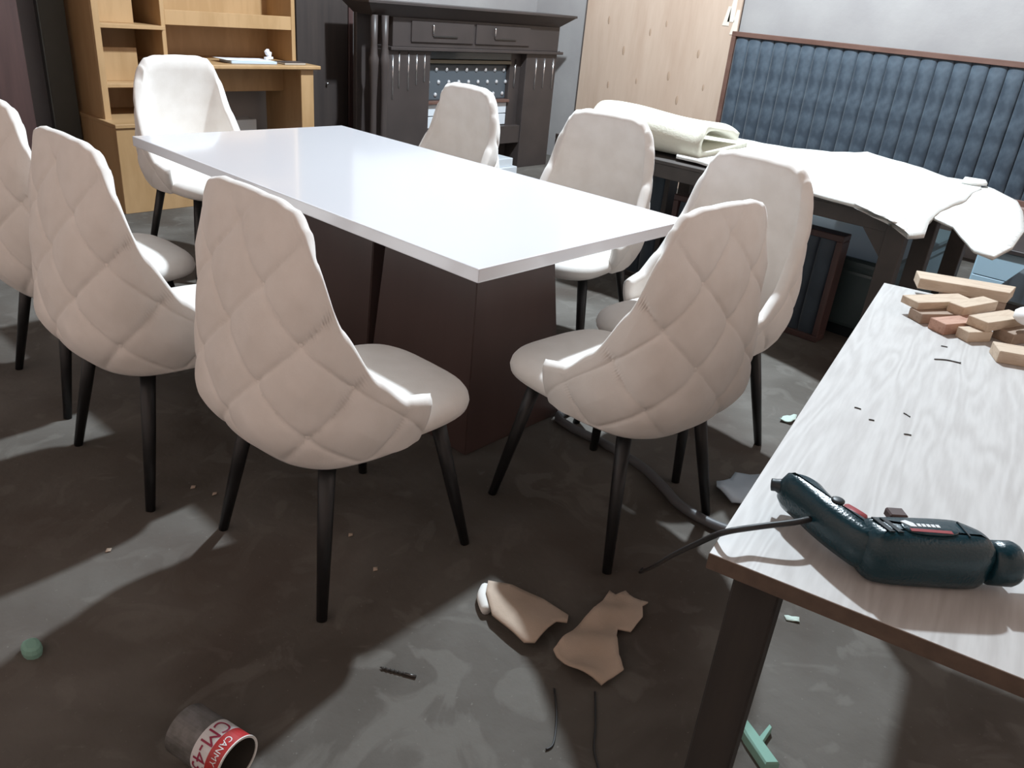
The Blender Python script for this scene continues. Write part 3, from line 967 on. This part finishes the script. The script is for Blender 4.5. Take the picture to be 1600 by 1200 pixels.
for a, b in zip(grid, grid[1:]):
    for k in range(m):
        bm.faces.new([a[k], a[(k + 1) % m], b[(k + 1) % m], b[k]])
bm.faces.new(grid[0]); bm.faces.new(grid[-1][::-1])
o = from_bm('folded_foam', bm, M['foam_edge'], None, (2.16, 0.96, FZ + 0.012), (0, 0, math.radians(8)), smooth=True)
tag(o, 'cream foam piece folded back on itself at the end of the foam covered table', 'foam')

# ------------------------------------------------------------------ padded panels
def rib_mesh(w, h, d, n=8):
    bm = bmesh.new()
    sec = [(-w / 2, 0)] + [(-w / 2 * math.cos(math.pi * k / n), d * math.sin(math.pi * k / n) ** 0.75) for k in range(1, n)] + [(w / 2, 0)]
    rows = []
    NZ = 10
    for j in range(NZ + 1):
        z = h * j / NZ
        k = 1.0 if 0 < j < NZ else 0.55
        rows.append([bm.verts.new((-p[1] * k - 0.004, p[0], z)) for p in sec])
    for a, b in zip(rows, rows[1:]):
        for i in range(len(sec) - 1):
            bm.faces.new([a[i], a[i + 1], b[i + 1], b[i]])
    me = bpy.data.meshes.new('channel')
    bmesh.ops.recalc_face_normals(bm, faces=bm.faces[:])
    bm.to_mesh(me); bm.free()
    me.polygons.foreach_set('use_smooth', [True] * len(me.polygons))
    return me

def padded_panel(name, label, cat, x, y0, y1, z0, z1, pitch, m_rib, m_frame, fr=0.035, depth=0.045, feet=0.0):
    """upholstered panel facing -X with vertical padded channels; each channel a part"""
    root = thing(name, label, cat, (x, (y0 + y1) / 2, 0))
    yc = (y0 + y1) / 2
    a, b = y0 - yc, y1 - yc
    box('backing', (0.0, a + fr, z0 + fr), (0.05, b - fr, z1 - fr), m_frame, root)
    box('top_rail', (-0.03, a, z1 - fr), (0.06, b, z1), m_frame, root, 0.003)
    box('bottom_rail', (-0.03, a, z0), (0.06, b, z0 + fr), m_frame, root, 0.003)
    box('side_rail', (-0.03, a, z0 + fr), (0.06, a + fr, z1 - fr), m_frame, root, 0.003)
    box('side_rail', (-0.03, b - fr, z0 + fr), (0.06, b, z1 - fr), m_frame, root, 0.003)
    n = max(1, round((b - a - 2 * fr) / pitch))
    w = (b - a - 2 * fr) / n
    me = rib_mesh(w, z1 - z0 - 2 * fr, depth)
    me.materials.append(m_rib)
    for k in range(n):
        o_ = bpy.data.objects.new('channel', me)
        COL.objects.link(o_)
        o_.parent = root
        o_.location = (0.004, a + fr + w * (k + 0.5), z0 + fr)
    if feet:
        for yy in (a, b - 0.08):
            box('foot', (-0.02, yy, 0), (0.05, yy + 0.08, z0), m_frame, root, 0.003)
    return root

bh = padded_panel('bed_headboard', 'wide slate blue channel tufted headboard with reddish wood frame against the wall', 'headboard',
             4.70, -0.95, 1.99, 0.46, 1.30, 0.107, M['blue_velvet'], M['frame_red'], 0.035, 0.03, feet=1)
box('bed_rail', (-0.09, -1.46, 0.37), (0.04, 1.46, 0.46), M['frame_pale'], bh, 0.004)
padded_panel('padded_panel', 'dark navy channel tufted panel standing on the floor under the foam covered table', 'headboard',
             2.36, -0.06, 0.86, 0.0, 0.53, 0.085, M['navy_velvet'], M['maroon'], 0.03, 0.028)
padded_panel('padded_panel', 'black and navy channelled panel standing behind the folded foam end of the table', 'headboard',
             2.41, 0.93, 1.75, 0.0, 0.69, 0.10, M['navy_velvet'], M['dark_brown'], 0.03, 0.03)

# ------------------------------------------------------------------ furniture under and behind the foam table
bn = thing('vinyl_ottoman', 'large dark teal vinyl ottoman standing under the foam covered table', 'ottoman', (3.11, 0.33, 0))
box('base', (-0.56, -0.52, 0.0), (0.56, 0.52, 0.06), M['drill_dark'], bn, 0.004)
box('body', (-0.60, -0.56, 0.06), (0.60, 0.56, 0.345), M['teal'], bn, 0.02, 2)
box('top_cover', (-0.605, -0.565, 0.33), (0.605, 0.565, 0.40), M['teal'], bn, 0.028, 3)
lt = box('white_board', (3.30, 0.34, 0.401), (3.66, 0.86, 0.455), M['white_board'], None, 0.004)
tag(lt, 'thick white board lying on the ottoman behind the end chair', 'board')
ch = thing('drawer_chest', 'low pale blue drawer chest with dark top beyond the foam overhang', 'drawers', (4.0, -0.78, 0))
box('body', (-0.20, -0.46, 0.0), (0.30, 0.46, 0.335), M['paleblue'], ch, 0.004)
box('top', (-0.24, -0.48, 0.335), (0.32, 0.475, 0.36), M['dark_brown'], ch, 0.003)
for z0, z1 in ((0.02, 0.175), (0.18, 0.332)):
    box('drawer', (-0.222, -0.45, z0), (-0.198, 0.45, z1), M['paleblue'], ch, 0.002)
db_ = thing('glass_table', 'low dark glass topped table in front of the pale blue drawer chest', 'table', (2.95, -0.95, 0))
box('glass_top', (-0.40, -0.30, 0.375), (0.40, 0.30, 0.387), M['grey_glass'], db_, 0.002)
box('frame', (-0.40, -0.30, 0.33), (0.40, 0.30, 0.375), M['dark_brown'], db_, 0.003)
for lx in (-0.37, 0.33):
    for ly in (-0.27, 0.23):
        box('leg', (lx, ly, 0), (lx + 0.04, ly + 0.04, 0.33), M['dark_brown'], db_, 0.002)

# ------------------------------------------------------------------ plywood board against the right wall
pw = thing('plywood_board', 'tall raw plywood board leaning against the wall beside the blue headboard', 'board', (X1 - 0.07, 2.82, 0))
box('sheet', (-0.01, -0.76, 0), (0.01, 0.76, 2.35), M['plywood'], pw, 0.002)
for (yy, zz, s) in ((0.30, 1.05, 1.0), (0.05, 1.22, 0.8), (-0.2, 0.9, 1.0), (0.12, 0.82, 0.7), (-0.45, 1.1, 0.9), (-0.32, 0.72, 1.0), (0.42, 0.75, 0.8), (-0.1, 1.3, 0.7), (0.5, 1.28, 0.9), (-0.55, 0.85, 0.7)):
    lathe('knot', [(0.018 * s, 0), (0.016 * s, 0.0012)], M['knot'], pw, 10, (-0.0098, yy, zz), (0, -math.pi / 2, 0)).scale = (2.2, 0.8, 1)
for (yy, zz, hh) in ((-0.70, 1.36, 0.22), (-0.74, 1.27, 0.18), (-0.66, 1.33, 0.14)):
    frustum('torn_veneer', rect(-0.0135, -0.0098, yy - 0.02, yy + 0.04), zz, rect(-0.0135, -0.0098, yy - 0.015, yy + 0.01), zz + hh, M['splinter'], pw)

# ------------------------------------------------------------------ honey coloured desk with shelf tower
dk = thing('study_desk', 'honey coloured wooden study desk with hutch and side shelf tower', 'desk', (1.3, 3.9, 0))
def D(name, x0, x1, y0, y1, z0, z1, m='honey', bev=0.002, parent=None):
    return box(name, (x0 - 1.3, y0 - 3.9, z0), (x1 - 1.3, y1 - 3.9, z1), M[m], parent or dk, bev)
D('desktop', 1.02, 2.07, 3.64, 4.20, 0.815, 0.84, bev=0.005)
D('leg_panel', 1.965, 1.99, 3.69, 4.19, 0.0, 0.815, 'honey')
D('leg_post', 1.93, 2.03, 3.675, 3.70, 0.0, 0.815, 'honey')
D('modesty_panel', 1.06, 1.965, 3.95, 3.97, 0.64, 0.815, 'honey')
D('back_panel', 1.09, 2.0, 4.17, 4.19, 0.84, 1.95)
D('hutch_side', 1.065, 1.095, 3.86, 4.19, 0.84, 1.95)
D('hutch_side', 1.985, 2.015, 3.86, 4.19, 0.84, 1.95)
D('hutch_shelf', 1.095, 1.985, 3.88, 4.17, 1.045, 1.065)
D('shelf_lip', 1.095, 1.985, 3.862, 3.88, 1.045, 1.13)
D('hutch_shelf', 1.095, 1.985, 3.88, 4.17, 1.50, 1.525)
D('hutch_top', 1.06, 2.02, 3.85, 4.19, 1.95, 1.98)
D('tower_side', 0.62, 0.645, 3.76, 4.19, 0.52, 1.95, 'honey')
D('tower_side', 1.04, 1.065, 3.80, 4.19, 0.52, 1.95)
D('tower_back', 0.645, 1.04, 4.17, 4.19, 0.52, 1.95)
D('tower_front_strip', 0.622, 0.66, 3.745, 3.76, 0.52, 1.95)
for zz in (0.695, 1.02, 1.34, 1.65):
    D('tower_shelf', 0.645, 1.05, 3.77, 4.17, zz, zz + 0.022)
for zz, h in ((0.717, 0.19), (1.042, 0.17)):
    D('tower_riser', 0.66, 0.92, 3.90, 3.915, zz, zz + h)
D('tower_base', 0.60, 1.06, 3.56, 4.19, 0.0, 0.50, 'honey')
D('base_top', 0.595, 1.065, 3.55, 4.19, 0.50, 0.522)
# things on the desk
py = thing('document_tray', 'shallow white document tray with papers on the honey desk', 'tray', (1.62, 3.80, 0.84), math.radians(-4))
box('tray', (-0.17, -0.09, 0.0), (0.15, 0.09, 0.018), M['plastic_blue'], py, 0.003)
o = sheet('paper', [(-0.20, -0.085), (0.13, -0.085), (0.13, 0.085), (-0.22, 0.085)], lambda x, y: 0.019 + 0.02 * max(0, -0.1 - x), 0.002, M['paper'], 0.05, py)
tp = thing('tape_holder', 'small clear white desk clip standing on the document tray', 'clip', (1.76, 3.80, 0.862), math.radians(20))
box('stem', (-0.012, -0.012, 0), (0.012, 0.012, 0.05), M['paper'], tp, 0.002, rot=(0, 0.25, 0))
box('wing', (-0.035, -0.01, 0.0), (0.04, 0.01, 0.016), M['paper'], tp, 0.002)
box('wing', (-0.002, -0.01, 0.03), (0.03, 0.01, 0.06), M['paper'], tp, 0.002, rot=(0, -0.5, 0))
nb = thing('notebook', 'closed dark notebook beside the document tray on the desk', 'book', (1.90, 3.755, 0.84), math.radians(2))
box('cover', (-0.085, -0.06, 0.0), (0.085, 0.06, 0.004), M['notebook'], nb, 0.001)
box('pages', (-0.083, -0.058, 0.004), (0.083, 0.058, 0.010), M['splinter'], nb)
box('cover', (-0.085, -0.06, 0.010), (0.085, 0.06, 0.014), M['notebook'], nb, 0.001)
bx_ = box('carton', (1.60, 4.02, 0.0), (1.78, 4.16, 0.44), M['white_board'], None, 0.004)
tag(bx_, 'grey white carton on the floor underneath the honey desk', 'box')

# ------------------------------------------------------------------ dark boards and wardrobes along the back wall
wd = thing('wardrobe', 'tall dark walnut wardrobe with small knob between desk and carved headboard', 'wardrobe', (2.37, 4.13, 0))
box('carcass', (-0.25, -0.10, 0.0), (0.245, 0.11, 2.2), M['dark_brown'], wd, 0.003)
dd = box('door', (-0.245, -0.12, 0.06), (0.20, -0.10, 2.16), M['dark_brown'], wd, 0.003)
box('corner_post', (0.205, -0.125, 0.0), (0.247, -0.10, 2.2), M['maroon'], wd, 0.003)
lathe('knob', [(0.004, 0), (0.004, 0.012), (0.009, 0.016), (0.007, 0.024)], M['silver'], dd, 10, (0.0, -0.12, 0.68), (math.pi / 2, 0, 0))
cb = thing('charcoal_panel', 'tall dark charcoal green board standing beside the desk tower', 'board', (0.46, 4.10, 0))
box('board', (-0.012, -0.06, 0.0), (0.13, -0.02, 2.3), M['charcoal'], cb, 0.003)
box('edge_strip', (-0.02, -0.064, 0.0), (-0.010, -0.018, 2.3), M['charcoal'], cb, 0.001)
mw = thing('wardrobe', 'tall maroon brown wardrobe at the end of the back wall', 'wardrobe', (-0.15, 4.05, 0))
box('carcass', (-0.55, -0.16, 0.0), (0.44, 0.19, 2.3), M['maroon'], mw, 0.003)
for a, b in ((-0.545, -0.06), (-0.055, 0.435)):
    d2 = box('door', (a, -0.18, 0.06), (b, -0.16, 2.26), M['maroon'], mw, 0.003)
    box('handle', ((b - 0.05) if a < -0.3 else (a + 0.04), -0.20, 1.0), ((b - 0.04) if a < -0.3 else (a + 0.05), -0.18, 1.2), M['silver'], d2, 0.002)

# ------------------------------------------------------------------ carved dark headboard with drawers and crystal buttoned padding
HX, HY = 3.5, 3.60
hb = thing('carved_headboard', 'dark brown bed headboard with cornice, grooved columns and crystal buttoned padding', 'headboard', (HX, HY, 0))
def H(name, x0, x1, y0, y1, z0, z1, m='headboard_brown', bev=0.003, parent=None):
    return box(name, (x0 - HX, y0, z0), (x1 - HX, y1, z1), M[m], parent or hb, bev)
H('back_board', 2.46, 4.54, 0.16, 0.20, 0.0, 1.20)
frustum('cornice', rect(2.47 - HX, 4.53 - HX, -0.01, 0.20), 1.185, rect(2.37 - HX, 4.63 - HX, -0.10, 0.22), 1.265, M['headboard_brown'], hb)
H('cornice_top', 2.36, 4.64, -0.11, 0.22, 1.265, 1.285)
up = H('upper_panel', 2.66, 4.54, -0.005, 0.16, 0.985, 1.185)
for x in (3.13, 3.80):
    dr_ = H('drawer', x - 0.30, x + 0.34, -0.018, -0.005, 1.02, 1.165)
    tube('handle', [(x - 0.10 - HX, -0.03, 1.085), (x - 0.10 - HX, -0.034, 1.10), (x - 0.10 - HX, -0.034, 1.135), (x - 0.10 - HX, -0.03, 1.15)], 0.006, M['silver'], dr_, 8)
    box('drawer_bar', (x - 0.09 - HX, -0.028, 1.060), (x + 0.16 - HX, -0.0175, 1.070), M['steel'], dr_, 0.001)  # thin dull steel bar across the drawer front
H('ledge', 2.62, 4.58, -0.04, 0.16, 0.962, 0.985)
lc = H('column_block', 2.60, 3.03, -0.01, 0.16, 0.0, 0.962)
for x, z0, z1 in ((2.66, 0.62, 0.93), (2.72, 0.70, 0.95), (2.81, 0.68, 0.95), (2.89, 0.72, 0.94), (2.97, 0.74, 0.94)):
    tube('metal_flute', [(x - HX, -0.012, z0), (x - HX, -0.012, z1)], 0.0055, M['silver'], lc, 6)
rc = H('column_block', 4.13, 4.53, -0.01, 0.16, 0.0, 0.962)
for x, z0, z1 in ((4.06, 0.68, 0.91), (4.26, 0.67, 0.93), (4.37, 0.68, 0.93), (4.49, 0.67, 0.93)):
    tube('metal_flute', [(x - HX, -0.012 if x > 4.1 else 0.05, z0), (x - HX, -0.012 if x > 4.1 else 0.05, z1)], 0.0055, M['silver'], rc, 6)
H('inner_stile', 4.0, 4.13, 0.055, 0.16, 0.28, 0.962)
# turned posts at the open side
for x, y in ((2.47, -0.03), (2.55, -0.05)):
    lathe('turned_post', [(0.03, 0.0), (0.03, 0.10), (0.036, 0.12), (0.027, 0.16), (0.024, 0.60), (0.034, 0.86), (0.038, 0.90), (0.028, 0.93), (0.024, 1.0), (0.026, 1.19)], M['headboard_brown'], hb, 14, (x - HX, y, 0))
lathe('bead', [(0.004, -0.016), (0.013, -0.008), (0.013, 0.008), (0.004, 0.016)], M['headboard_brown'], hb, 12, (4.555 - HX, -0.01, 0.975))
H('glass_shelf', 3.03, 4.0, 0.05, 0.16, 0.90, 0.955, 'grey_glass')
H('olive_rail', 3.03, 4.0, 0.04, 0.16, 0.868, 0.895, 'olive')
pd = box('padding', (3.03 - HX, 0.09, 0.585), (4.0 - HX, 0.16, 0.86), M['tuft_grey'], hb, 0.012, 2)
cm = None
for r_ in range(3):
    for k in range(9):
        xx = 3.07 + k * 0.111 + (0.03 if r_ == 1 else 0)
        if xx > 3.99: continue
        if cm is None:
            c0 = lathe('crystal_button', [(0.006, 0), (0.017, 0.004), (0.013, 0.011), (0.005, 0.014)], M['crystal'], pd, 8, (xx - HX, 0.091, 0.82), (math.pi / 2, 0, 0), smooth=False)
            cm = c0.data
        else:
            o_ = bpy.data.objects.new('crystal_button', cm); COL.objects.link(o_); o_.parent = pd
            o_.location = (xx - HX, 0.091, 0.82 - r_ * 0.095); o_.rotation_euler = (math.pi / 2, 0, 0)
H('wood_ledge', 3.03, 4.0, 0.03, 0.16, 0.562, 0.585, 'frame_red')
for z0, z1 in ((0.47, 0.558), (0.375, 0.463)):
    H('white_drawer', 3.03, 3.995, 0.06, 0.16, z0, z1, 'white_board')
H('lower_rail', 3.03, 4.13, 0.0, 0.16, 0.22, 0.37, 'headboard_brown')
o = box('carton', (3.25, 3.32, 0.0), (3.83, 3.52, 0.085), M['white_board'], None, 0.004)
tag(o, 'flat grey carton on the floor before the carved headboard, underneath another', 'box')
o = box('carton', (3.29, 3.34, 0.085), (3.79, 3.51, 0.155), M['white_board'], None, 0.004)
tag(o, 'flat grey carton lying on top of another before the carved headboard', 'box')

# ------------------------------------------------------------------ lettering on the can
wrap_text('CM-43', 0.043, math.radians(122), CL * 0.545, M['can_text'], wb, 0.95)
wrap_text('CANMY', 0.019, math.radians(118), CL * 0.83, M['print_white'], rb, 0.9)
